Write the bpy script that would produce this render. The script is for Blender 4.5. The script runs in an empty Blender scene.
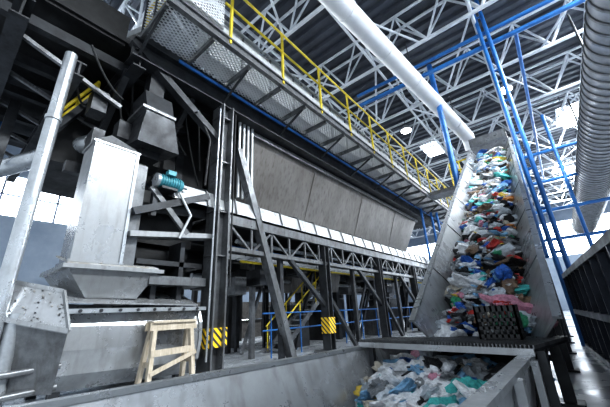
import bpy, math, random, bmesh
from mathutils import Vector, Matrix, noise
random.seed(7)
S=0.6; H=1.7
V=Vector
def W(p): return ((p[0])*S,(p[1])*S,(p[2]+H)*S)
# ---------------- materials
def M(name,c,r=.5,m=0.0,c2=None,scale=3.0,bump=0.0,fac=(.35,.7),stretch=(1,1,1),alpha=None,grime=None,ga=.75):
    mt=bpy.data.materials.new(name); mt.use_nodes=True
    nt=mt.node_tree; b=nt.nodes['Principled BSDF']
    b.inputs['Roughness'].default_value=r; b.inputs['Metallic'].default_value=m
    if c2 is None: c2=tuple(x*.72 for x in c)
    tc=nt.nodes.new('ShaderNodeTexCoord'); mp=nt.nodes.new('ShaderNodeMapping')
    mp.inputs['Scale'].default_value=stretch
    nt.links.new(tc.outputs['Object'],mp.inputs['Vector'])
    n=nt.nodes.new('ShaderNodeTexNoise'); n.inputs['Scale'].default_value=scale; n.inputs['Detail'].default_value=7; n.inputs['Roughness'].default_value=.7
    nt.links.new(mp.outputs[0],n.inputs['Vector'])
    cr=nt.nodes.new('ShaderNodeValToRGB')
    cr.color_ramp.elements[0].position=fac[0]; cr.color_ramp.elements[1].position=fac[1]
    cr.color_ramp.elements[0].color=(*c2,1); cr.color_ramp.elements[1].color=(*c,1)
    nt.links.new(n.outputs['Fac'],cr.inputs[0]); col=cr.outputs[0]
    if grime:
        mp2=nt.nodes.new('ShaderNodeMapping'); mp2.inputs['Scale'].default_value=(6,6,.6); nt.links.new(tc.outputs['Object'],mp2.inputs['Vector'])
        n2=nt.nodes.new('ShaderNodeTexNoise'); n2.inputs['Scale'].default_value=2; n2.inputs['Detail'].default_value=6; nt.links.new(mp2.outputs[0],n2.inputs['Vector'])
        r2=nt.nodes.new('ShaderNodeValToRGB'); r2.color_ramp.elements[0].position=.5; r2.color_ramp.elements[1].position=.75
        r2.color_ramp.elements[0].color=(0,0,0,1); r2.color_ramp.elements[1].color=(ga,ga,ga,1)
        nt.links.new(n2.outputs['Fac'],r2.inputs[0])
        mx=nt.nodes.new('ShaderNodeMixRGB'); nt.links.new(r2.outputs[0],mx.inputs[0]); nt.links.new(col,mx.inputs[1]); mx.inputs[2].default_value=(*grime,1); col=mx.outputs[0]
    nt.links.new(col,b.inputs['Base Color'])
    mr=nt.nodes.new('ShaderNodeMapRange'); mr.inputs['From Min'].default_value=.3; mr.inputs['From Max'].default_value=.7
    mr.inputs['To Min'].default_value=min(1,r+.2); mr.inputs['To Max'].default_value=max(.1,r-.1)
    nt.links.new(n.outputs['Fac'],mr.inputs['Value']); nt.links.new(mr.outputs[0],b.inputs['Roughness'])
    if bump:
        bp=nt.nodes.new('ShaderNodeBump'); bp.inputs['Strength'].default_value=bump; bp.inputs['Distance'].default_value=.03
        nt.links.new(n.outputs['Fac'],bp.inputs['Height']); nt.links.new(bp.outputs[0],b.inputs['Normal'])
    return mt
def EM(name,c,s):
    mt=bpy.data.materials.new(name); mt.use_nodes=True; nt=mt.node_tree
    b=nt.nodes['Principled BSDF']; b.inputs['Base Color'].default_value=(*c,1)
    b.inputs['Emission Color'].default_value=(*c,1); b.inputs['Emission Strength'].default_value=s
    return mt
def MESHMAT(name,c,cell,hole):
    mt=bpy.data.materials.new(name); mt.use_nodes=True; nt=mt.node_tree; N=nt.nodes; L=nt.links
    b=N['Principled BSDF']; b.inputs['Base Color'].default_value=(*c,1); b.inputs['Roughness'].default_value=.45; b.inputs['Metallic'].default_value=.2
    tc=N.new('ShaderNodeTexCoord'); sp=N.new('ShaderNodeSeparateXYZ'); L.new(tc.outputs['Object'],sp.inputs[0])
    def mth(op,a,bv):
        k=N.new('ShaderNodeMath'); k.operation=op
        for i,x in enumerate((a,bv)):
            if x is None: continue
            if isinstance(x,(int,float)): k.inputs[i].default_value=x
            else: L.new(x,k.inputs[i])
        return k.outputs[0]
    yy=mth('MULTIPLY',sp.outputs['Y'],1/cell); xz=mth('MULTIPLY',mth('ADD',sp.outputs['X'],sp.outputs['Z']),1.6/cell)
    def line(v): return mth('GREATER_THAN',mth('ABSOLUTE',mth('SUBTRACT',mth('FRACT',v,None),.5),None),hole)
    f=mth('MAXIMUM',line(mth('ADD',yy,xz)),line(mth('SUBTRACT',yy,xz)))
    tr=N.new('ShaderNodeBsdfTransparent'); mx=N.new('ShaderNodeMixShader'); L.new(f,mx.inputs[0]); L.new(tr.outputs[0],mx.inputs[1]); L.new(b.outputs[0],mx.inputs[2])
    L.new(mx.outputs[0],N['Material Output'].inputs[0])
    return mt
def HAZ():
    mt=bpy.data.materials.new('hazard_tape'); mt.use_nodes=True; nt=mt.node_tree; N=nt.nodes; L=nt.links
    b=N['Principled BSDF']; b.inputs['Roughness'].default_value=.5
    tc=N.new('ShaderNodeTexCoord'); w=N.new('ShaderNodeTexWave'); w.inputs['Scale'].default_value=4.5; w.bands_direction='DIAGONAL'
    cr=N.new('ShaderNodeValToRGB'); cr.color_ramp.interpolation='CONSTANT'
    cr.color_ramp.elements[0].color=(.03,.03,.03,1); cr.color_ramp.elements[1].color=(.85,.55,.02,1); cr.color_ramp.elements[1].position=.38
    L.new(tc.outputs['Object'],w.inputs[0]); L.new(w.outputs['Fac'],cr.inputs[0]); L.new(cr.outputs[0],b.inputs['Base Color'])
    return mt
m_lt=M('paint_light_grey',(.60,.615,.63),.30,.35,(.40,.41,.415),1.8,grime=(.24,.235,.225),ga=.6)
m_cw=M('conveyor_side_steel',(.44,.455,.475),.27,.5,(.30,.31,.32),1.4,grime=(.16,.155,.15),ga=.6)
m_duct=M('duct_white',(.70,.71,.73),.45,0,(.58,.59,.62),1.2)
m_spiral=M('duct_grey',(.29,.305,.33),.40,.35,(.19,.20,.22),1.5)
m_md=M('steel_grey',(.22,.228,.238),.32,.5,(.09,.092,.096),3,grime=(.07,.065,.06))
m_dk=M('steel_dark',(.048,.052,.058),.38,.4,(.02,.02,.022),3)
m_bk=M('machine_shade_black',(.012,.012,.014),.5,.1,(.005,.005,.005),2)  # black for machine parts and for masses standing in for shade
m_body=M('hopper_plate',(.24,.225,.21),.36,.55,(.14,.128,.118),.9,stretch=(1,1,.3),grime=(.08,.07,.06))
m_mach=M('machine_grey',(.42,.43,.445),.26,.6,(.26,.265,.27),1.4,grime=(.17,.165,.155),ga=.6)
m_dirty=M('dusty_plate',(.40,.40,.40),.55,.25,(.27,.255,.23),5,.15,(.42,.58))
m_galv=M('galvanised',(.50,.525,.55),.28,.65,(.33,.345,.36),4)
m_blue=M('paint_blue',(.02,.17,.48),.35,.1,(.015,.09,.28),3)
m_yel=M('paint_yellow',(.80,.62,.03),.45,0,(.45,.35,.03),3)
m_teal=M('motor_teal',(.06,.28,.33),.4,.1)
m_white=M('truss_white',(.72,.75,.79),.5,0,(.48,.51,.55),2)
m_roof=M('roof_sheet',(.088,.098,.12),.4,.2,(.045,.05,.065),.6)
m_floor=M('concrete',(.48,.51,.54),.22,0,(.27,.285,.31),.9,.1)
m_wall=M('wall_panel',(.26,.31,.38),.7,0,(.17,.21,.27),.4)
m_wood=M('pine_wood',(.56,.49,.40),.6,0,(.34,.28,.20),5,.2,stretch=(6,6,1))
m_belt=M('rubber_belt',(.03,.028,.028),.6,0,(.012,.012,.012),5)
m_cont=M('container_navy',(.022,.03,.052),.38,.3,(.01,.014,.024),2)
m_brown=M('bale_grey',(.13,.12,.115),.8,0,(.05,.048,.045),4,.3)
m_crate=M('crate_black',(.008,.008,.009),.4)
m_glow=EM('daylight_glass',(.86,.93,1.0),7)
m_lamp=EM('lamp_lens',(1,.98,.95),18)
m_mesh=MESHMAT('expanded_metal',(.62,.63,.64),.13,.32)
m_haz=HAZ()
# ---------------- builder
class B:
    def __init__(s,name): s.n=name; s.v=[]; s.f=[]; s.m=[]; s.sm=[]; s.mats=[]
    def mi(s,mt):
        if mt not in s.mats: s.mats.append(mt)
        return s.mats.index(mt)
    def add(s,vs,fs,mt,smooth=False):
        o=len(s.v); s.v+= [W(p) for p in vs]; k=s.mi(mt)
        for f in fs: s.f.append([i+o for i in f]); s.m.append(k); s.sm.append(smooth)
    def box(s,lo,hi,mt):
        x0,y0,z0=lo; x1,y1,z1=hi
        vs=[(x0,y0,z0),(x1,y0,z0),(x1,y1,z0),(x0,y1,z0),(x0,y0,z1),(x1,y0,z1),(x1,y1,z1),(x0,y1,z1)]
        s.add(vs,[(0,3,2,1),(4,5,6,7),(0,1,5,4),(1,2,6,5),(2,3,7,6),(3,0,4,7)],mt)
    def frame(s,p,q,up=(0,0,1)):
        p=V(p);q=V(q); d=(q-p).normalized(); u=V(up)
        if abs(d.dot(u))>.97: u=V((0,1,0)) 
        r=d.cross(u).normalized(); u=r.cross(d).normalized(); return p,q,d,r,u
    def beam(s,p,q,w,h,mt,up=(0,0,1),off=(0,0)):
        p,q,d,r,u=s.frame(p,q,up)
        o=r*off[0]+u*off[1]
        vs=[c+o+r*a*w/2+u*b*h/2 for c in (p,q) for a,b in ((-1,-1),(1,-1),(1,1),(-1,1))]
        s.add(vs,[(0,1,2,3),(7,6,5,4),(0,4,5,1),(1,5,6,2),(2,6,7,3),(3,7,4,0)],mt)
    def ibeam(s,p,q,w,h,mt,up=(0,0,1),t=.05):
        s.beam(p,q,w,t,mt,up,(0,h/2-t/2)); s.beam(p,q,w,t,mt,up,(0,-h/2+t/2)); s.beam(p,q,t,h-2*t,mt,up)
    def cyl(s,p,q,r,mt,n=12,r2=None,cap=True):
        if r2 is None: r2=r
        p,q,d,a,b=s.frame(p,q)
        vs=[]
        for c,rr in ((p,r),(q,r2)):
            for i in range(n):
                t=2*math.pi*i/n; vs.append(c+a*math.cos(t)*rr+b*math.sin(t)*rr)
        s.add(vs,[(i,(i+1)%n,n+(i+1)%n,n+i) for i in range(n)],mt,True)
        if cap: s.add(vs,[tuple(range(n))[::-1],tuple(range(n,2*n))],mt)
    def path(s,pts,r,mt,n=10):
        for a,b in zip(pts,pts[1:]): s.cyl(a,b,r,mt,n)
    def cable(s,p,q,sag,r,mt):
        p=V(p);q=V(q); pts=[p.lerp(q,k/10)-V((0,0,sag*4*(k/10)*(1-k/10))) for k in range(11)]
        for a,b in zip(pts,pts[1:]): s.cyl(a,b,r,mt,6,cap=False)
    def plate(s,pts,ext,mt):
        e=V(ext); n=len(pts); vs=[V(p) for p in pts]+[V(p)+e for p in pts]
        s.add(vs,[tuple(range(n))[::-1],tuple(range(n,2*n))]+[(i,(i+1)%n,n+(i+1)%n,n+i) for i in range(n)],mt)
    def loft(s,rings,mt,cap=True,smooth=False):
        n=len(rings[0]); vs=[p for r in rings for p in r]; fs=[]
        for k in range(len(rings)-1):
            for i in range(n): fs.append((k*n+i,k*n+(i+1)%n,(k+1)*n+(i+1)%n,(k+1)*n+i))
        if cap: fs+= [tuple(range(n))[::-1],tuple(range((len(rings)-1)*n,len(rings)*n))]
        s.add(vs,fs,mt,smooth)
    def done(s,fixn=True):
        me=bpy.data.meshes.new(s.n); me.from_pydata(s.v,[],s.f)
        for mt in s.mats: me.materials.append(mt)
        me.polygons.foreach_set('material_index',s.m); me.polygons.foreach_set('use_smooth',s.sm)
        me.update()
        if fixn:
            bm=bmesh.new(); bm.from_mesh(me); bmesh.ops.recalc_face_normals(bm,faces=bm.faces); bm.to_mesh(me); bm.free()
        ob=bpy.data.objects.new(s.n,me); bpy.context.collection.objects.link(ob); return ob
F=-1.7
# ---------------- room
b=B('floor'); b.box((-36,-10,F-.3),(22,76,F),m_floor); b.done()
b=B('ceiling')
RZ=18.6
y=-10; pr=[]
while y<76:
    pr+=[(y,RZ),(y+.32,RZ),(y+.42,RZ+.22),(y+.74,RZ+.22)]; y+=.84
vs=[(-36,a,c) for a,c in pr]+[(22,a,c) for a,c in pr]; n=len(pr)
b.add(vs,[(i,i+1,n+i+1,n+i) for i in range(n-1)],m_roof); b.done(False)
b=B('roof_light_panel')
for x,y in ((4.2,37),(9,30),(-9,34),(-20,30),(-9,52),(4.2,56)):
    b.box((x,y,RZ-.08),(x+2,y+4,RZ-.03),m_glow)
    b.box((x-.1,y-.1,RZ-.1),(x,y+4.1,RZ-.0),m_white); b.box((x+2,y-.1,RZ-.1),(x+2.1,y+4.1,RZ-.0),m_white); b.box((x+.95,y,RZ-.12),(x+1.05,y+4,RZ-.03),m_white)
b.done()
b=B('wall_left')
WB,WT=9.4,13.2
b.box((-36.4,-10,F),(-36,76,WB),m_wall); b.box((-36.4,-10,WT),(-36,76,RZ),m_wall); b.box((-36.4,22,WB),(-36,76,WT),m_wall)
for i in range(0,16): b.box((-36.3,-10+i*2,WB),(-36,-9.85+i*2,WT),m_wall)
b.box((-36.3,-10,11.3),(-36,22,11.4),m_wall)
b.done()
b=B('window_1'); b.box((-36.38,-9.9,WB),(-36.32,21.9,WT),m_glow); b.done()
b=B('wall_far')
b.box((-36,75,F),(22,75.4,8),m_wall); b.box((-36,75,14.5),(22,75.4,RZ),m_wall)
for i in range(0,30): b.box((-36+i*2,75,8),(-35.85+i*2,75.3,14.5),m_wall)
b.done()
b=B('window_2'); b.box((-36,75.32,8),(22,75.38,14.5),m_glow); b.done()
b=B('wall_right')
b.box((22,-10,F),(22.4,76,2),m_wall); b.box((22,-10,14),(22.4,76,RZ),m_wall)
for i in range(0,15): b.box((22,-10+i*6,2),(22.4,-9.6+i*6,14),m_wall)
b.done()
b=B('door_1'); 
b.box((-35.9,25,F),(-35.85,31,1.4),m_glow); b.box((-35.95,24.8,F),(-35.8,25,1.6),m_md); b.box((-35.95,31,F),(-35.8,31.2,1.6),m_md); b.box((-35.95,24.8,1.4),(-35.8,31.2,1.6),m_md); b.done()
# ---------------- roof trusses
def truss(y,x0=-34,x1=20,zb=15.6,zt=18.2):
    b=B('roof_truss'); r=.10
    for dy in (-.55,.55): b.cyl((x0,y+dy,zt),(x1,y+dy,zt),r,m_white,8)
    b.cyl((x0,y,zb),(x1,y,zb),r*1.2,m_white,8)
    x=x0; 
    while x<x1-1:
        for dy in (-.55,.55):
            b.cyl((x,y+dy,zt),(x+1.5,y,zb),r*.7,m_white,6,cap=False); b.cyl((x+1.5,y,zb),(x+3,y+dy,zt),r*.7,m_white,6,cap=False)
        b.cyl((x,y-.55,zt),(x,y+.55,zt),r*.6,m_white,6,cap=False)
        x+=3
    return b.done()
for yy in (4,10,16,22,28,34,40,46,52,58,64,70): truss(yy)
b=B('roof_bracing')
for x in (-30,-24,-18,-12,-6,0,6,12,18):
    b.cyl((x,4,15.7),(x,70,15.7),.09,m_white,8); b.cyl((x,-8,18.3),(x,75,18.3),.12,m_white,8)
    for i,yy in enumerate(range(4,70,6)):
        b.cyl((x,yy,15.7),(x+(3 if i%2 else -3),yy+6,15.7),.07,m_white,6,cap=False)
        b.cyl((x,yy,15.7),(x,yy+3,18.2),.07,m_white,6,cap=False); b.cyl((x,yy+3,18.2),(x,yy+6,15.7),.07,m_white,6,cap=False)
b.done()
def lamp(x,y,z=15.0):
    b=B('high_bay_lamp'); b.cyl((x,y,z),(x,y,z+.5),.5,m_galv,16,.2); b.cyl((x,y,z-.04),(x,y,z),.42,m_lamp,16); b.cyl((x,y,z+.5),(x,y,RZ),.03,m_dk,6); b.done()
for x,y in ((-7.2,24),(4.3,33.8),(5.8,28.9),(3,46),(-20,12),(-20,26),(-15,16),(10,20),(10,6),(-15,40),(-6,44),(.5,24)): lamp(x,y)
# ---------------- steel frame under the sorting line
b=B('sorting_line_support_frame')
XC=-9.0
for i,y in enumerate((6.1,12.5,18.5,24.5,30.5)):
    for x in (XC,-12.5,-16):
        if x==XC: 
            if i==0: b.ibeam((x,y,F),(x,y,8.2),.75,.5,m_md,(0,1,0),.06)
            else: b.ibeam((x,y,F),(x,y,3.2),.45,.4,m_dk,(0,1,0),.06)
        else: b.beam((x,y,F),(x,y,8.2),.4,.35,m_dk)
    b.box((XC-.55,y-.5,F),(XC+.55,y+.5,F+.08),m_md)
    b.ibeam((XC,y,3.2),(-16,y,3.2),.35,.5,m_dk)
for z in (2.0,3.6,5.6,7.6): b.box((XC-.26,6.1-.34,z),(XC+.26,6.1+.34,z+.05),m_md)
b.plate([(XC+.02,6.1,.1),(XC+.02,6.1,8.1),(XC+.02,6.42,8.1),(XC+.02,6.42,.1)],(.02,0,0),m_md)
b.box((XC-.27,6.1-.4,-.85),(XC+.27,6.1+.4,-.28),m_haz)
b.box((XC-.22,12.5-.25,-.9),(XC+.25,12.5+.25,-.2),m_haz)
b.cyl((XC+.3,5.75,F+.5),(XC+.3,5.75,7.9),.035,m_galv,8); b.cyl((XC+.3,6.5,1.0),(XC+.3,6.5,8.0),.03,m_bk,8)
b.beam((XC,6.9,6.6),(XC,9.9,F),.28,.34,m_md,(1,0,0))
b.beam((XC,8.4,F+.02),(XC,11.4,F+.02),.4,.1,m_md)
b.ibeam((XC,2.4,8.6),(XC,36,8.6),.5,.8,m_dk)
b.ibeam((-13,0,8.6),(-13,36,8.6),.5,.8,m_dk)
for z,h,mt in ((3.45,.35,m_md),(2.35,.16,m_md)): b.beam((XC,6.4,z),(XC,34,z),.22,h,mt)
for z in (3.45,2.35): b.beam((-12.5,4,z),(-12.5,34,z),.25,.4,m_dk); b.beam((-16,4,z),(-16,34,z),.25,.4,m_dk)
y=6.6
k=0
while y<33:
    b.beam((XC,y,2.35 if k%2 else 3.3),(XC,y+1.1,3.3 if k%2 else 2.35),.08,.08,m_md); b.beam((XC,y,2.35),(XC,y,3.3),.08,.08,m_md); y+=1.1;k+=1
for y in (12.5,18.5,24.5):
    b.beam((XC,y,1.0),(XC,y+2.4,F),.18,.18,m_dk); b.beam((XC,y,.2),(XC,y-2.6,2.3),.18,.18,m_dk)
for y in (9.5,15.5,21.5,27.5):
    b.beam((XC-.2,y,F),(XC-.2,y,2.4),.2,.2,m_dk); b.beam((-11,y,F),(-11,y,2.4),.2,.2,m_md); b.beam((-14,y+1,F),(-14,y+1,3.4),.22,.22,m_bk)
for z in (-.6,0.1): b.cyl((-10.3,9.5,z),(-10.3,33,z),.035,m_blue,8)
for y in range(10,34,2): b.cyl((-10.3,y,F),(-10.3,y,.1),.03,m_blue,8)
for x in (-17,-20): 
    for y in (8,12,16,20,24,28): b.beam((x,y,F),(x,y,5),.3,.3,m_bk)
    b.beam((x,4,2.8),(x,30,2.8),.3,.5,m_bk)
b.box((-16.2,6.4,3.75),(-9.2,34,3.85),m_bk)  # black platform floor, added to darken the zone under the ledge
b.box((-17.2,5,1.7),(-17.0,36,9.4),m_bk)  # black backing sheet added to hide bright windows and keep this zone dark
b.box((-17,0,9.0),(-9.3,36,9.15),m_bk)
rnd=random.Random(3)
for y in (9.6,13.8,16.6,20.5,23.2,27):
    x=rnd.uniform(-13.5,-11.2)
    b.loft([[(x-.9,y,3.7),(x+.9,y,3.7),(x+.9,y+1.8,3.7),(x-.9,y+1.8,3.7)],[(x-.45,y+.4,1.3),(x+.45,y+.4,1.3),(x+.45,y+1.4,1.3),(x-.45,y+1.4,1.3)]],rnd.choice([m_md,m_dk,m_body]))
for i in range(30):
    y=rnd.uniform(7,32); x=rnd.uniform(-15,-9.4); z=rnd.uniform(.8,3)
    b.box((x,y,z),(x+rnd.uniform(.3,1.4),y+rnd.uniform(.3,1.2),z+rnd.uniform(.15,.8)),rnd.choice([m_dk,m_bk,m_md,m_brown]))
for i in range(18):
    y=rnd.uniform(7,26); x=rnd.uniform(-13,-9.2); b.cable((x,y,3.3),(x+rnd.uniform(-.6,.6),y+rnd.uniform(1.5,4),rnd.uniform(2.2,3.3)),rnd.uniform(.2,.7),.035,m_bk)
for i in range(14):
    y=rnd.uniform(10,30); x=rnd.uniform(-15.5,-10); b.beam((x,y,F),(x+rnd.uniform(-.5,.5),y+rnd.uniform(1.5,3),2.4),.14,.14,rnd.choice([m_dk,m_md]))
for (x,y,w_,d_,h_,mt) in ((-13.5,13,1.6,1.6,2.2,m_dk),(-14.5,17.5,1.6,2.5,2.6,m_bk),(-12.2,21.5,1.2,2,1.9,m_md),(-14,26,2,2,2.6,m_dk),(-11.5,29,1.2,2,2.2,m_bk)):
    b.box((x,y,F),(x+w_,y+d_,F+h_),mt); b.box((x-.05,y-.05,F+h_),(x+w_+.05,y+d_+.05,F+h_+.08),m_md); b.box((x+w_,y+.2,F+.3),(x+w_+.03,y+d_-.2,F+h_-.3),m_dk)
# intermediate service level: walkway, rails, pipes, cable tray
b.box((-15.5,9,1.5),(-14,33,1.62),m_dk)
for z in (2.0,2.5): b.cyl((-14,9,z),(-14,33,z),.04,m_galv,6)
for y in range(9,34,2): b.cyl((-14,y,1.6),(-14,y,2.5),.035,m_galv,6); b.beam((-14,y,F),(-14,y,1.5),.12,.12,m_dk)
for x,z,r,mt in ((-9.7,2.9,.09,m_galv),(-10.1,2.75,.06,m_blue),(-11.6,2.6,.16,m_md),(-9.4,2.05,.05,m_yel),(-12.9,1.9,.12,m_galv)): b.cyl((x,7.5,z),(x,33,z),r,mt,10)
for x0_ in (-9.95,-9.55): b.box((x0_,7,2.2),(x0_+.03,33,2.32),m_galv)
for k in range(50): b.box((-9.95,7.1+k*.52,2.2),(-9.55,7.15+k*.52,2.23),m_galv)
b.done()
b=B('steel_stair')
for x in (-11.9,-10.9):
    b.beam((x,11.2,F),(x,15.6,1.6),.06,.25,m_md); b.cyl((x,11.2,-.5),(x,15.6,2.8),.04,m_yel,8)
    for k in range(4): yk=11.3+k*1.4; zk=F+(yk-11.2)*.75; b.cyl((x,yk,zk),(x,yk,zk+1.2),.035,m_yel,6)
for k in range(13): yk=11.35+k*.34; zk=F+(yk-11.2)*.75; b.box((-11.9,yk,zk),(-10.9,yk+.3,zk+.05),m_galv)
b.done()
# ---------------- hopper body
b=B('sorting_hopper_body')
Y0,Y1=7.9,29
r0=[(-9.35,Y0,8.2),(-10.6,Y0+1.2,4.75),(-13.3,Y0+1.2,4.75),(-14.6,Y0,8.2)]
r1=[(-9.35,Y1,8.2),(-10.6,Y1-1.2,4.75),(-13.3,Y1-1.2,4.75),(-14.6,Y1,8.2)]
b.loft([r0,r1],m_body)
for k in range(3):
    y=Y0+5+k*5.6; b.beam((-9.34,y,8.1),(-10.59,y,4.8),.035,.035,m_body,(0,1,0))
b.beam((-9.3,Y0,8.0),(-9.3,Y1,8.0),.14,.22,m_md)
b.plate([(-10.7,4.3,4.95),(-9.0,4.3,4.30),(-9.0,30,4.30),(-10.7,30,4.95)],(0,0,-.06),m_lt)
b.plate([(-9.0,4.3,4.30),(-8.85,4.3,3.72),(-8.85,30,3.72),(-9.0,30,4.30)],(-.05,0,0),m_lt)
y=4.3
while y<30: b.beam((-8.96,y,4.32),(-8.8,y,3.72),.05,.05,m_md,(0,1,0)); b.beam((-10.6,y,4.95),(-9.0,y,4.36),.05,.05,m_md); y+=1.25
for k in range(4): b.cyl((-9.25,7.15+k*.24,4.6),(-9.25,7.15+k*.24,8.2),.07,m_lt,10)
b.done()
# ---------------- catwalk
b=B('elevated_catwalk')
CY0,CY1=2.6,36
b.box((-8.9,CY0,9.30),(-7.1,CY1,9.32),m_mesh)
b.box((-7.15,CY0,9.2),(-7.05,CY1,9.62),m_md); b.box((-7.05,CY0,9.2),(-6.97,CY1,9.26),m_md); b.box((-7.05,CY0,9.56),(-6.97,CY1,9.62),m_md)
b.box((-8.95,CY0,9.05),(-8.85,CY1,9.35),m_dk)
y=CY0
while y<=CY1: b.beam((-8.9,y,9.18),(-7.1,y,9.18),.1,.2,m_md); y+=1.67
y=CY0
while y<CY1: b.beam((-9,y,8.3),(-7.3,y,9.1),.08,.08,m_dk); y+=3.34
b.cyl((-8.75,3.9,9.0),(-8.75,CY1,9.0),.07,m_blue)
b.box((-8.85,4.6,9.5),(-8.15,CY1,11.75),m_lt)
y=4.6
while y<CY1: b.box((-8.15,y,9.5),(-8.08,y+.07,11.75),m_md); y+=1.67
b.box((-8.2,4.6,11.67),(-8.0,CY1,11.77),m_galv); b.box((-8.15,4.6,10.5),(-8.10,CY1,10.56),m_md)
b.box((-7.12,CY0,9.62),(-7.08,CY1,10.0),m_lt)
y=4.9
while y<CY1: b.beam((-7.05,y,9.4),(-7.05,y,12.3),.09,.09,m_yel); y+=2.8
for z in (12.3,11.2): b.cyl((-7.05,4.6,z),(-7.05,CY1,z),.055,m_yel,8)
b.box((-8.9,CY0,9.3),(-7.1,CY0+.02,12.0),m_mesh)
b.box((-7.12,CY0,9.6),(-7.08,4.6,12.0),m_mesh)
for x in (-8.9,-8.0,-7.1): b.beam((x,CY0,9.2),(x,CY0,12.3),.08,.08,m_dk)
b.beam((-8.9,CY0,12.1),(-7.1,CY0,12.1),.08,.08,m_dk); b.beam((-7.1,CY0,12.1),(-7.1,4.6,12.1),.08,.08,m_dk)
b.done()
# ---------------- upper left machinery
b=B('overhead_machine_frame')
b.box((-20,-1.0,8.9),(-9.4,2.3,10.2),m_bk)
b.ibeam((-20,2.7,8.3),(-8.9,2.7,8.3),.4,.7,m_dk); b.ibeam((-20,-.2,7.9),(-8.9,-.2,7.9),.4,.7,m_dk)
b.ibeam((-20,1.3,7.2),(-9.4,1.3,7.2),.3,.5,m_dk)
b.beam((-20,1.2,10.6),(-9.2,1.2,10.6),.5,.4,m_lt); b.beam((-20,-1,10.3),(-9.2,3.2,10.5),.3,.3,m_lt)
for x in (-10,-12,-14,-16,-18): b.beam((x,-1,8.45),(x,6,8.45),.25,.35,m_dk); b.beam((x,-.2,7.9),(x,2.7,6.9),.12,.12,m_md)
b.box((-16,1.6,5.4),(-12.4,7.4,8.2),m_bk)  # black mass put in as the deep shade behind the chute
b.cyl((-20,-.6,6.3),(-12,2.6,6.3),.35,m_galv,14)
b.beam((-9.6,2.6,8.2),(-12.4,2.6,5.4),.2,.25,m_dk); b.beam((-9.4,4.9,8.3),(-12.4,4.9,6),.2,.25,m_dk)
b.beam((-9,2.4,8.9),(-9,5.9,6.6),.25,.3,m_dk,(1,0,0))
for x in (-18,-14): b.beam((x,.4,F),(x,.4,8),.3,.3,m_dk)
b.cyl((-16,0.3,F),(-16,.3,8),.1,m_blue,8)
b.box((-20,-1.02,8.9),(-12,-.98,9.2),m_blue)
for i in range(12):
    y=rnd.uniform(1,5.5); x=rnd.uniform(-12,-9.2); b.cable((x,y,8.2),(x+rnd.uniform(-1,1),y+rnd.uniform(.4,1.4),rnd.uniform(5,7.6)),rnd.uniform(.1,.6),.04,m_bk)
for i in range(12):
    y=rnd.uniform(1.5,5.2); x=rnd.uniform(-12.4,-10); z=rnd.uniform(4.6,8)
    b.box((x,y,z),(x+rnd.uniform(.2,.8),y+rnd.uniform(.2,.8),z+rnd.uniform(.2,.8)),rnd.choice([m_dk,m_bk,m_dk]))
b.done()
b=B('hanging_chute')
b.loft([[(-9.9,3.0,7.2),(-8.9,3.0,7.2),(-8.9,3.9,7.2),(-9.9,3.9,7.2)],[(-9.8,3.1,6.5),(-8.8,3.1,6.5),(-8.8,4.0,6.5),(-9.8,4.0,6.5)],[(-10.1,3.0,5.5),(-8.9,3.0,5.3),(-8.9,4.35,5.3),(-10.1,4.35,5.5)]],m_dk)
b.beam((-9.4,3.45,7.2),(-9.4,3.45,8.3),.5,.5,m_dk); b.box((-9.95,2.95,6.45),(-8.75,4.05,6.55),m_md)
b.done()
def rails(p,q,h,n):
    b=B('yellow_handrail'); p=V(p);q=V(q); u=V((0,0,h))
    b.cyl(p+u,q+u,.06,m_yel,8); b.cyl(p+u*.5,q+u*.5,.05,m_yel,8)
    for i in range(n+1): c=p.lerp(q,i/n); b.cyl(c,c+u,.05,m_yel,8)
    b.beam(p,q,.25,.2,m_dk); b.done()
rails((-9.1,2.75,9.2),(-9.1,3.5,11.8),1.6,3); rails((-11.4,1.3,5.9),(-11.2,2.2,7.7),.7,2)
b=B('support_pole'); b.cyl((-9,1.0,F),(-9,1.0,7.2),.15,m_galv,16); b.cyl((-9,1,F),(-9,1,F+.06),.3,m_galv,16); b.cyl((-9,1,5.0),(-9,1,5.1),.18,m_galv,16); b.done()
# ---------------- elevator casing + crusher bin
b=B('elevator_casing')
b.box((-10,2.0,1.45),(-9,3.15,4.9),m_mach)
for z in (1.5,4.87): b.box((-10.03,1.95,z-.03),(-8.97,3.2,z+.03),m_mach)
b.loft([[(-10,2.0,4.9),(-9,2.0,4.9),(-9,3.15,4.9),(-10,3.15,4.9)],[(-9.9,2.4,5.3),(-9.2,2.4,5.3),(-9.2,3.1,5.1),(-9.9,3.1,5.1)]],m_mach)
b.box((-9.01,3.08,1.5),(-8.96,3.16,4.9),m_galv)
b.box((-10.4,3.15,1.5),(-9.1,3.5,4.6),m_md)
b.done()
b=B('shredder_bin')
b.loft([[(-11,1.95,1.3),(-8.9,1.95,1.35),(-8.9,4.15,1.35),(-11,4.15,1.3)],[(-11,2.5,.62),(-9.1,2.5,.62),(-9.1,3.7,.62),(-11,3.7,.62)]],m_mach)
b.box((-11,1.85,1.30),(-8.8,4.25,1.40),m_mach); b.plate([(-8.95,1.95,1.42),(-8.95,4.15,1.42),(-10.2,4.15,1.75),(-10.2,1.95,1.75)],(0,0,.04),m_dirty)
prof=[(-11.5,.55),(-9.2,.50),(-8.9,.35),(-8.75,0),(-8.72,-.5),(-8.85,-1.0),(-9.2,-1.35),(-11.5,-1.4)]
b.loft([[(x,2.0,z) for x,z in prof],[(x,5.5,z-.12) for x,z in prof]],m_mach)
for y in (2.0,5.5): b.loft([[(x+(.05 if x>-11 else 0),y-.05,z+.03-.03*(y-2)) for x,z in prof],[(x+(.05 if x>-11 else 0),y+.05,z+.03-.03*(y-2)) for x,z in prof]],m_mach)
b.box((-8.9,2.0,.26),(-8.55,5.55,.36),m_galv)
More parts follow.
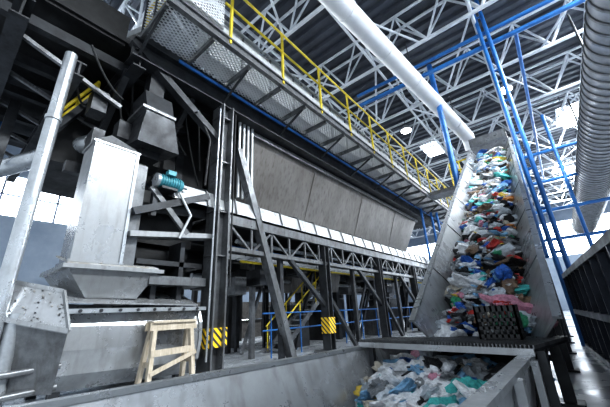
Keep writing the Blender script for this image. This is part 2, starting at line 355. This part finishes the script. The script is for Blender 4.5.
b.plate([(-8.85,2.0,.5),(-8.85,5.45,.4),(-10.4,5.45,.95),(-10.4,2.0,1.0)],(0,0,.04),m_mach)
for k in range(8): b.cyl((-8.55,2.3+k*.42,.31),(-8.52,2.3+k*.42,.31),.04,m_dk,8)
T=[V((-8.7,1.95,.75)),V((-8.3,2.1,-.1)),V((-9.3,.6,.35)),V((-9.7,.5,1.15))]
b.plate(T,(-.05,-.02,-.06),m_mach)
for a_,c_ in ((0,1),(1,2),(2,3),(3,0)): b.beam(T[a_],T[c_],.05,.09,m_mach)
b.plate([(-8.35,2.1,-.1),(-9.3,.6,.35),(-9.3,.9,-1.2),(-8.6,2.1,-1.3)],(-.1,0,0),m_md)
for y in (2.3,5.2):
    for x in (-9.3,-11.2): b.beam((x,y,F),(x,y,-1.2),.2,.2,m_dk)
b.cyl((-9.0,1.3,F),(-9.0,1.3,.3),.14,m_galv,14)
for z in (-.9,-1.3): b.cyl((-8.8,.2,z),(-8.8,2.2,z+.1),.07,m_md,8)
for i in range(60):
    u_,v_=rnd.random(),rnd.random(); c=T[0].lerp(T[3],u_).lerp(T[1].lerp(T[2],u_),v_); s_=rnd.uniform(.006,.018)
    b.box((c.x-s_,c.y-s_,c.z+.02),(c.x+s_,c.y+s_,c.z+.03+s_),rnd.choice([m_brown,m_dk,m_dirty]))
    c=V((rnd.uniform(-10.1,-8.95),rnd.uniform(2,4.1),0)); c.z=1.47+(-8.95-c.x)*.264
    b.box((c.x-s_,c.y-s_,c.z),(c.x+s_,c.y+s_,c.z+s_),rnd.choice([m_wood,m_dk,m_dirty]))
b.done()
b=B('transfer_conveyor')
b.beam((-9.1,3.2,2.35),(-9.1,6.0,2.7),.5,.16,m_mach); b.beam((-9.4,3.1,3.3),(-9.4,5.8,3.6),.12,.3,m_dk)
b.beam((-8.9,3.2,3.0),(-8.9,5.6,4.1),.14,.22,m_dk); b.beam((-8.9,3.6,3.9),(-8.9,4.9,2.6),.12,.16,m_md)
b.box((-10,3.9,1.0),(-8.9,5.7,1.25),m_md); b.box((-10,3.6,1.6),(-9.2,5.7,1.75),m_dk)
b.box((-10,4.9,.2),(-9.2,5.05,2.4),m_dk); b.box((-10,4.1,-.0),(-9.2,4.25,1.0),m_dk)
b.box((-11.5,3.6,2.4),(-10,5.7,4.2),m_bk); b.box((-11.8,3.5,.6),(-10.2,5.7,2.3),m_bk)
b.path([(-8.8,4.4,4.0),(-8.75,4.9,3.2),(-8.8,4.6,2.4)],.04,m_lt,8)
b.path([(-8.95,5.1,7.2),(-8.9,5.5,6.4),(-8.95,5.45,4.5)],.05,m_bk,8)
b.done()
b=B('electric_motor')
b.cyl((-8.8,3.75,4.12),(-8.8,4.35,4.12),.2,m_teal,18)
for k in range(7): b.cyl((-8.8,3.8+k*.08,4.12),(-8.8,3.83+k*.08,4.12),.23,m_teal,18)
b.cyl((-8.8,4.35,4.12),(-8.8,4.5,4.12),.24,m_teal,18,.18); b.cyl((-8.8,4.5,4.12),(-8.8,4.7,4.12),.06,m_galv,10)
b.cyl((-8.8,3.65,4.12),(-8.8,3.75,4.12),.22,m_galv,18); b.box((-8.7,3.9,4.28),(-8.5,4.15,4.43),m_teal); b.box((-9,3.8,3.84),(-8.6,4.3,3.92),m_dk)
b.box((-9.1,3.7,3.0),(-8.9,3.85,3.9),m_dk)
b.done()
# ---------------- wooden trestle
b=B('wooden_trestle')
for y in (3.95,4.95):
    sgn=-.12 if y<4.4 else .08
    b.beam((-8.15,y+sgn,F),(-8.35,y,-.05),.13,.10,m_wood); b.beam((-8.75,y+sgn,F),(-8.5,y,-.05),.13,.10,m_wood)
    b.beam((-8.2,y+sgn*.5,-1.0),(-8.72,y+sgn*.5,-1.0),.06,.12,m_wood)
b.beam((-8.30,3.8,-.12),(-8.30,5.1,-.12),.06,.2,m_wood); b.beam((-8.55,3.8,-.12),(-8.55,5.1,-.12),.06,.2,m_wood)
b.box((-8.62,3.85,-.04),(-8.22,5.05,.02),m_wood)
b.beam((-8.2,3.85,-.75),(-8.2,5.02,-.72),.06,.15,m_wood); b.beam((-8.15,3.85,-1.2),(-8.15,5.05,-.8),.05,.1,m_wood)
b.done()
# ---------------- inclined conveyor
SL=.673
def bz(y): return -1.17+SL*(y-6)
cs=1/math.sqrt(1+SL*SL); sn=SL*cs
t=V((0,cs,sn)); nn=V((0,-sn,cs))
def C(x,y,h): 
    p=V((x,y,bz(y)))+nn*h; return p
ya,yb=5.7,21.6
b=B('inclined_belt_conveyor')
b.loft([[C(-2.1,ya,0),C(-.65,ya,0),C(-.65,ya,-.06),C(-2.1,ya,-.06)],[C(-2.1,yb,0),C(-.65,yb,0),C(-.65,yb,-.06),C(-2.1,yb,-.06)]],m_belt)
y=ya
while y<yb: b.beam(C(-2.08,y,.09),C(-.67,y,.09),.05,.18,m_belt,nn); y+=1.0
b.cyl(C(-2.15,yb,-.25),C(-.6,yb,-.25),.26,m_dk,20)
for sx,xi,xo in ((-1,-2.1,-2.42),(1,-.65,-.22)):
    yl=6.6
    b.loft([[C(xi,yl,-.02),C(xo,yl,.62),C(xo+sx*.03,yl,.60),C(xi+sx*.04,yl,-.04)],[C(xi,yb,-.02),C(xo,yb,.62),C(xo+sx*.03,yb,.60),C(xi+sx*.04,yb,-.04)]],m_cw)
    b.beam(C(xo+sx*.04,yl,.64),C(xo+sx*.04,yb,.64),.12,.05,m_galv,nn)
    b.beam(C(xi+sx*.1,ya,-.25),C(xi+sx*.1,yb,-.25),.1,.5,m_md,nn)
    y=yl+1.8
    while y<yb:
        b.beam(C(xi-sx*.012,y,.0),C(xo-sx*.012,y,.6),.03,.012,m_md,t)
        y+=2.4
    y=yl+.3
    while y<yb: b.beam(C(xi+sx*.14,y,-.3),C(xo+sx*.05,y,.6),.06,.08,m_md,t); y+=1.5
    b.beam(C(xi+sx*.2,ya+1.5,-1.5),C(xi+sx*.2,yb,-1.5),.12,.12,m_dk,nn)
    y=ya+1.5;k=0
    while y<yb-1.4: b.beam(C(xi+sx*.2,y,-1.5 if k%2 else -.5),C(xi+sx*.2,y+1.3,-.5 if k%2 else -1.5),.08,.08,m_dk); y+=1.3;k+=1
    for y in (7.6,11,14.5,18,21): 
        b.beam((xi+sx*.25,y,F),(xi+sx*.25,y,bz(y)-.3),.18,.18,m_dk); b.box((xi+sx*.25-.2,y-.2,F),(xi+sx*.25+.2,y+.2,F+.05),m_dk)
for y in (9,11,14.5,18,21): b.beam((-2.35,y,max(F+.3,bz(y)-2)),(-.4,y,max(F+.3,bz(y)-2)),.12,.12,m_dk); 
for (y1,y2) in ((11,14.5),(14.5,18),(18,21)):
    b.beam((-.38,y1,F+.4),(-.38,y2,bz(y1)-1.8),.1,.1,m_dk)
b.cyl(C(-.10,9,.15),C(-.10,yb,.15),.05,m_blue,8)
b.box((-2.4,yb-.4,bz(yb)+.75),(-.25,yb+1.4,bz(yb)+1.3),m_md)
b.done()
# ---------------- feed trough
b=B('feed_trough')
zt=-.7
def wallp(p,q,inn,mt=m_cw):
    p=V(p);q=V(q)
    b.plate([p,q,V((q.x+inn,q.y,-1.62)),V((p.x+inn,p.y,-1.62))],(.05,0,0),mt)
wallp((-4.2,-.6,zt),(-3.35,6.3,zt),.35); wallp((-.8,-.6,zt),(-.62,5.5,zt),-.15)
b.beam((-4.2,-.6,zt+.02),(-3.35,6.3,zt+.02),.14,.06,m_galv); b.beam((-.78,-.6,zt+.02),(-.60,5.5,zt+.02),.16,.06,m_galv)
b.box((-4.1,-.6,F),(-.75,7.6,-1.6),m_md)
b.plate([(-3.3,7.6,-1.6),(-.7,7.6,-1.6),(-.7,7.6,-.8),(-3.3,7.6,-.8)],(0,.06,0),m_dk)
b.plate([(-3.35,6.3,zt),(-3.1,7.6,zt),(-3.0,7.6,-1.6),(-3.0,6.3,-1.6)],(.04,0,0),m_md)
for y in (.5,2.2,3.9,5.2): b.beam((-.7+y*.03,y,F),(-.68+y*.03,y,zt),.08,.12,m_cw)
b.done()
b=B('grating_platform')
P=[(-3.4,5.75,-.62),(-.5,5.3,-.62),(-.15,6.75,-.62),(-3.0,6.35,-.62)]
b.plate(P,(0,0,.04),m_dk)
for i in range(60):
    k=i/59; p=V(P[0]).lerp(V(P[1]),k); q=V(P[3]).lerp(V(P[2]),k); b.beam(p+V((0,0,.06)),q+V((0,0,.06)),.018,.05,m_md)
b.beam(V(P[0])+V((0,-.03,0)),V(P[1])+V((0,-.03,0)),.04,.09,m_mach)
b.beam(V(P[3])+V((0,.03,.03)),V(P[2])+V((0,.03,.03)),.04,.05,m_md)
b.beam((-.45,5.5,F),(-.45,5.5,-.62),.1,.1,m_dk); b.beam((-3.2,5.85,F),(-3.2,5.85,-.62),.1,.1,m_dk)
b.done()
b=B('plastic_crate')
x0,x1,y0,y1,z0,z1=-1.25,-.68,6.0,6.4,-.53,-.02
b.box((x0,y0,z0),(x1,y1,z0+.04),m_crate)
for z in (z0+.05,z0+.17,z0+.29,z1-.05):
    for a,c in (((x0,y0,z),(x1,y0,z)),((x0,y1,z),(x1,y1,z)),((x0,y0,z),(x0,y1,z)),((x1,y0,z),(x1,y1,z))): b.beam(a,c,.03,.05 if z<z1-.1 else .09,m_crate)
for i in range(8):
    x=x0+(x1-x0)*i/7
    for y in (y0,y1): b.beam((x,y,z0),(x,y,z1),.03,.03,m_crate)
for i in range(5):
    y=y0+(y1-y0)*i/4
    for x in (x0,x1): b.beam((x,y,z0),(x,y,z1),.03,.03,m_crate)
b.done()
# ---------------- garbage
def BAG(name,c,r=.3):
    c2=tuple(min(1,x*.5) for x in c); return M(name,c,r,0,c2,22,1.0,(.3,.62))
cols=[('white',(.82,.84,.87),9),('clear',(.56,.61,.66),7),('cream',(.60,.55,.46),3),('sky',(.26,.50,.74),3),('blue',(.03,.14,.50),3),('black',(.012,.012,.014),12),('red',(.55,.05,.04),1.8),('green',(.05,.34,.18),1.8),('yellow',(.72,.52,.08),.9),('pink',(.66,.30,.40),1.4),('brown',(.22,.15,.10),3.5),('orange',(.66,.26,.06),.5),('turq',(.08,.50,.48),2),('grey',(.22,.235,.25),6)]
bm_=[BAG('plastic_'+a,c) for a,c,w in cols]; wts=[w for a,c,w in cols]
def ico(n):
    bm=bmesh.new(); bmesh.ops.create_icosphere(bm,subdivisions=n,radius=1); vs=[v.co.copy() for v in bm.verts]; fs=[[v.index for v in f.verts] for f in bm.faces]; bm.free(); return vs,fs
I2,I3=ico(2),ico(3)
def bag(b,p,size,mt,hi=False):
    vs,fs=I3 if hi else I2
    rot=Matrix.Rotation(random.uniform(0,6.28),3,'Z')@Matrix.Rotation(random.uniform(-.7,.7),3,'X')@Matrix.Rotation(random.uniform(-.6,.6),3,'Y')
    sc=V((random.uniform(.7,1.7),random.uniform(.5,1.2),random.uniform(.25,.65)))*size
    off=V((random.uniform(-50,50),random.uniform(-50,50),random.uniform(-50,50)))
    out=[]
    for v in vs:
        d=1+.7*noise.noise(v*1.5+off)+.55*abs(noise.noise(v*3.2+off))-(.25*abs(noise.noise(v*7+off)) if hi else 0)
        out.append(p+rot@(V((v.x*sc.x,v.y*sc.y,v.z*sc.z))*d))
    b.add(out,fs,mt,False)
b=B('plastic_waste_pile')
for i in range(2100):
    y=6.7+14.8*random.random()**.95; x=random.uniform(-2.08,-.67)
    sz=random.choice([.05,.07,.09,.10,.12,.15,.19,.24])*random.uniform(.8,1.2)
    if random.random()<.35: sz*=.6
    dens=noise.noise(V((x*1.1,y*.9,3)))
    if dens<-.22 and random.random()<.6: continue
    edge=min(x+2.15,-.6-x)
    p=C(x,y,.05+random.uniform(0,.28)*min(1,edge*2.5))
    bag(b,p,sz,random.choices(bm_,wts)[0],y<9)
for i in range(640):
    y=random.uniform(4.1,7.5); x=random.uniform(-3.1,-.88)
    rise=max(0,min(1,(y-3.8)/1.8)); 
    if x<-2.95+ (4.9-y)*.9: continue
    z=-1.55+.68*rise*random.uniform(.25,1)*(1-.25*abs(x+1.9))
    bag(b,V((x,y,z)),random.choice([.07,.1,.15,.22]),random.choices(bm_,[16,12,2,6,3,4,.8,1.8,.5,.6,1.0,.3,2.4,4])[0],True)
b.done(False)
# ---------------- ducts and blue frame
b=B('ventilation_duct')
p=V((-4.95,1.5,12.5)); q=V((-2.74,24.5,12.6))
b.cyl(p,q,.48,m_duct,28); d=(q-p).normalized(); L=(q-p).length
k=1.0
while k<L: b.cyl(p+d*k,p+d*(k+.06),.51,m_duct,28); k+=3.2
b.cyl(q,q+V((0,.5,-.9)),.46,m_duct,24)
for k in (.3,.6,.9): c=p.lerp(q,k); b.cyl(c,(c.x,c.y,15.7),.03,m_dk,6)
b.done()
b=B('corrugated_duct')
b.cyl((4.3,3,9.4),(4.3,56,9.4),1.15,m_spiral,32); k=.4
while k<52: b.cyl((4.3,3+k,9.4),(4.3,3.10+k,9.4),1.2,m_md,32); k+=.6
for y in (10,20,30,40,50): b.cyl((4.3,y,10),(4.3,y,15.6),.06,m_dk,6)
b.done()
b=B('service_pipe'); b.cyl((6.6,3,11.5),(6.6,70,11.5),.5,m_spiral,20)
for y in range(6,70,6): b.cyl((6.6,y,12),(6.6,y,15.7),.04,m_dk,6)
b.done()
b=B('blue_pipe_frame')
b.cyl((-3.15,18.3,F),(-3.15,18.3,15.6),.17,m_blue,14)
for x in (.08,.42): b.cyl((x,17,F),(x,17,18.4),.10,m_blue,12)
for z in range(0,17,2): b.cyl((.08,17,z),(.42,17,z),.06,m_blue,8)
for y,z,r in ((17.2,14.3,.14),(17.2,15.2,.12)): b.cyl((-8.2,y,z),(9,y,z-.6),r,m_blue,12)
for z in (11.7,9.2,6.8,4.5): b.cyl((-1,30,z),(12,30,z),.13,m_blue,10)
for x in (2.4,11): b.cyl((x,30,F),(x,30,15),.13,m_blue,10)
b.cyl((1.6,17.3,14),(1.6,45,14),.1,m_blue,10)
for x,y in ((-8.6,28.5),(-8.3,30.5),(-7.9,31)): b.cyl((x,y,F),(x,y,9),.12,m_blue,10)
b.done()
b=B('yellow_guard_rail')
for z in (11.2,12.1,12.9): b.cyl((-5.0,27,z-1),(-3.4,27,z-1),.07,m_yel,8)
for x in (-5.0,-4.2,-3.4): b.cyl((x,27,9.6),(x,27,11.9),.06,m_yel,8)
b.box((-7,26.4,9.3),(-3.2,28,9.6),m_md)
for x in (-5.0,-3.4): b.beam((x,27,F),(x,27,9.3),.2,.2,m_dk)
b.done()
# ---------------- container on the right
b=B('waste_container')
A=V((.22,16,F));Bp=V((1.05,4,F)); ex=V((2.6,.2,0)); hgt=V((0,0,2.65))
b.plate([A,Bp,Bp+hgt,A+hgt],(.08,0,0),m_cont); b.plate([A+ex,Bp+ex,Bp+ex+hgt,A+ex+hgt],(.08,0,0),m_cont)
b.plate([A,A+ex,A+ex+hgt,A+hgt],(0,-.08,0),m_cont); b.plate([Bp,Bp+ex,Bp+ex+hgt,Bp+hgt],(0,.08,0),m_cont); b.plate([A,A+ex,Bp+ex,Bp],(0,0,.1),m_cont)
for i in range(13):
    p=A.lerp(Bp,i/12); b.beam(p+V((-.05,0,0)),p+hgt+V((-.05,0,0)),.14,.12,m_cont,(0,1,0))
for z in (.1,1.3,2.6): b.beam(A+V((-.07,0,z)),Bp+V((-.07,0,z)),.12,.16,m_cont)
b.beam(A+ex+V((0,0,2.6)),Bp+ex+V((0,0,2.6)),.16,.16,m_cont)
b.done()
b=B('baled_waste_stack')
for i in range(6):
    for j in range(2): b.box((-24+j*.1,8+i*3.1,F+j*1.5),(-22+j*.1,10.8+i*3.1,F+1.45+j*1.5),m_brown)
b.done()
# ---------------- lights
w=bpy.data.worlds.new('World'); bpy.context.scene.world=w; w.use_nodes=True
w.node_tree.nodes['Background'].inputs[0].default_value=(.80,.90,1,1); w.node_tree.nodes['Background'].inputs[1].default_value=1.05
def area(n,loc,rot,sx,sy,e,c=(.90,.96,1)):
    l=bpy.data.lights.new(n,'AREA'); l.shape='RECTANGLE'; l.size=sx; l.size_y=sy; l.energy=e; l.color=c
    o=bpy.data.objects.new(n,l); o.location=loc; o.rotation_euler=rot; bpy.context.collection.objects.link(o)
area('roof_fill_area',(5,8,11.0),(0,0,0),1.5,16,6000); area('roof_fill_area',(-10,12,11.0),(0,0,0),1.5,20,3000)  # area lights added under the roof as fill, not modelled skylights
area('roof_fill_area',(3,30,11.0),(0,0,0),2,20,4500)  # added fill light over the far end
# ---------------- camera
X=V((.7675,.2558,.5876)).normalized(); Y=V((.6391,-.2366,-.7318)); Y=(Y-X*Y.dot(X)).normalized(); U=X.cross(Y).normalized()
cd=bpy.data.cameras.new('camera'); co=bpy.data.objects.new('camera',cd); bpy.context.collection.objects.link(co)
cd.sensor_width=36; cd.lens=36*300/610; cd.clip_start=.05; cd.clip_end=300
R=Matrix((X,Y,U)).to_4x4(); co.matrix_world=Matrix.Translation(V((0,0,H*S)))@R
sc=bpy.context.scene; sc.camera=co
sc.view_settings.view_transform='Standard'; sc.view_settings.exposure=0.35
try: sc.view_settings.look='Medium High Contrast'
except Exception as e: print('look',e)
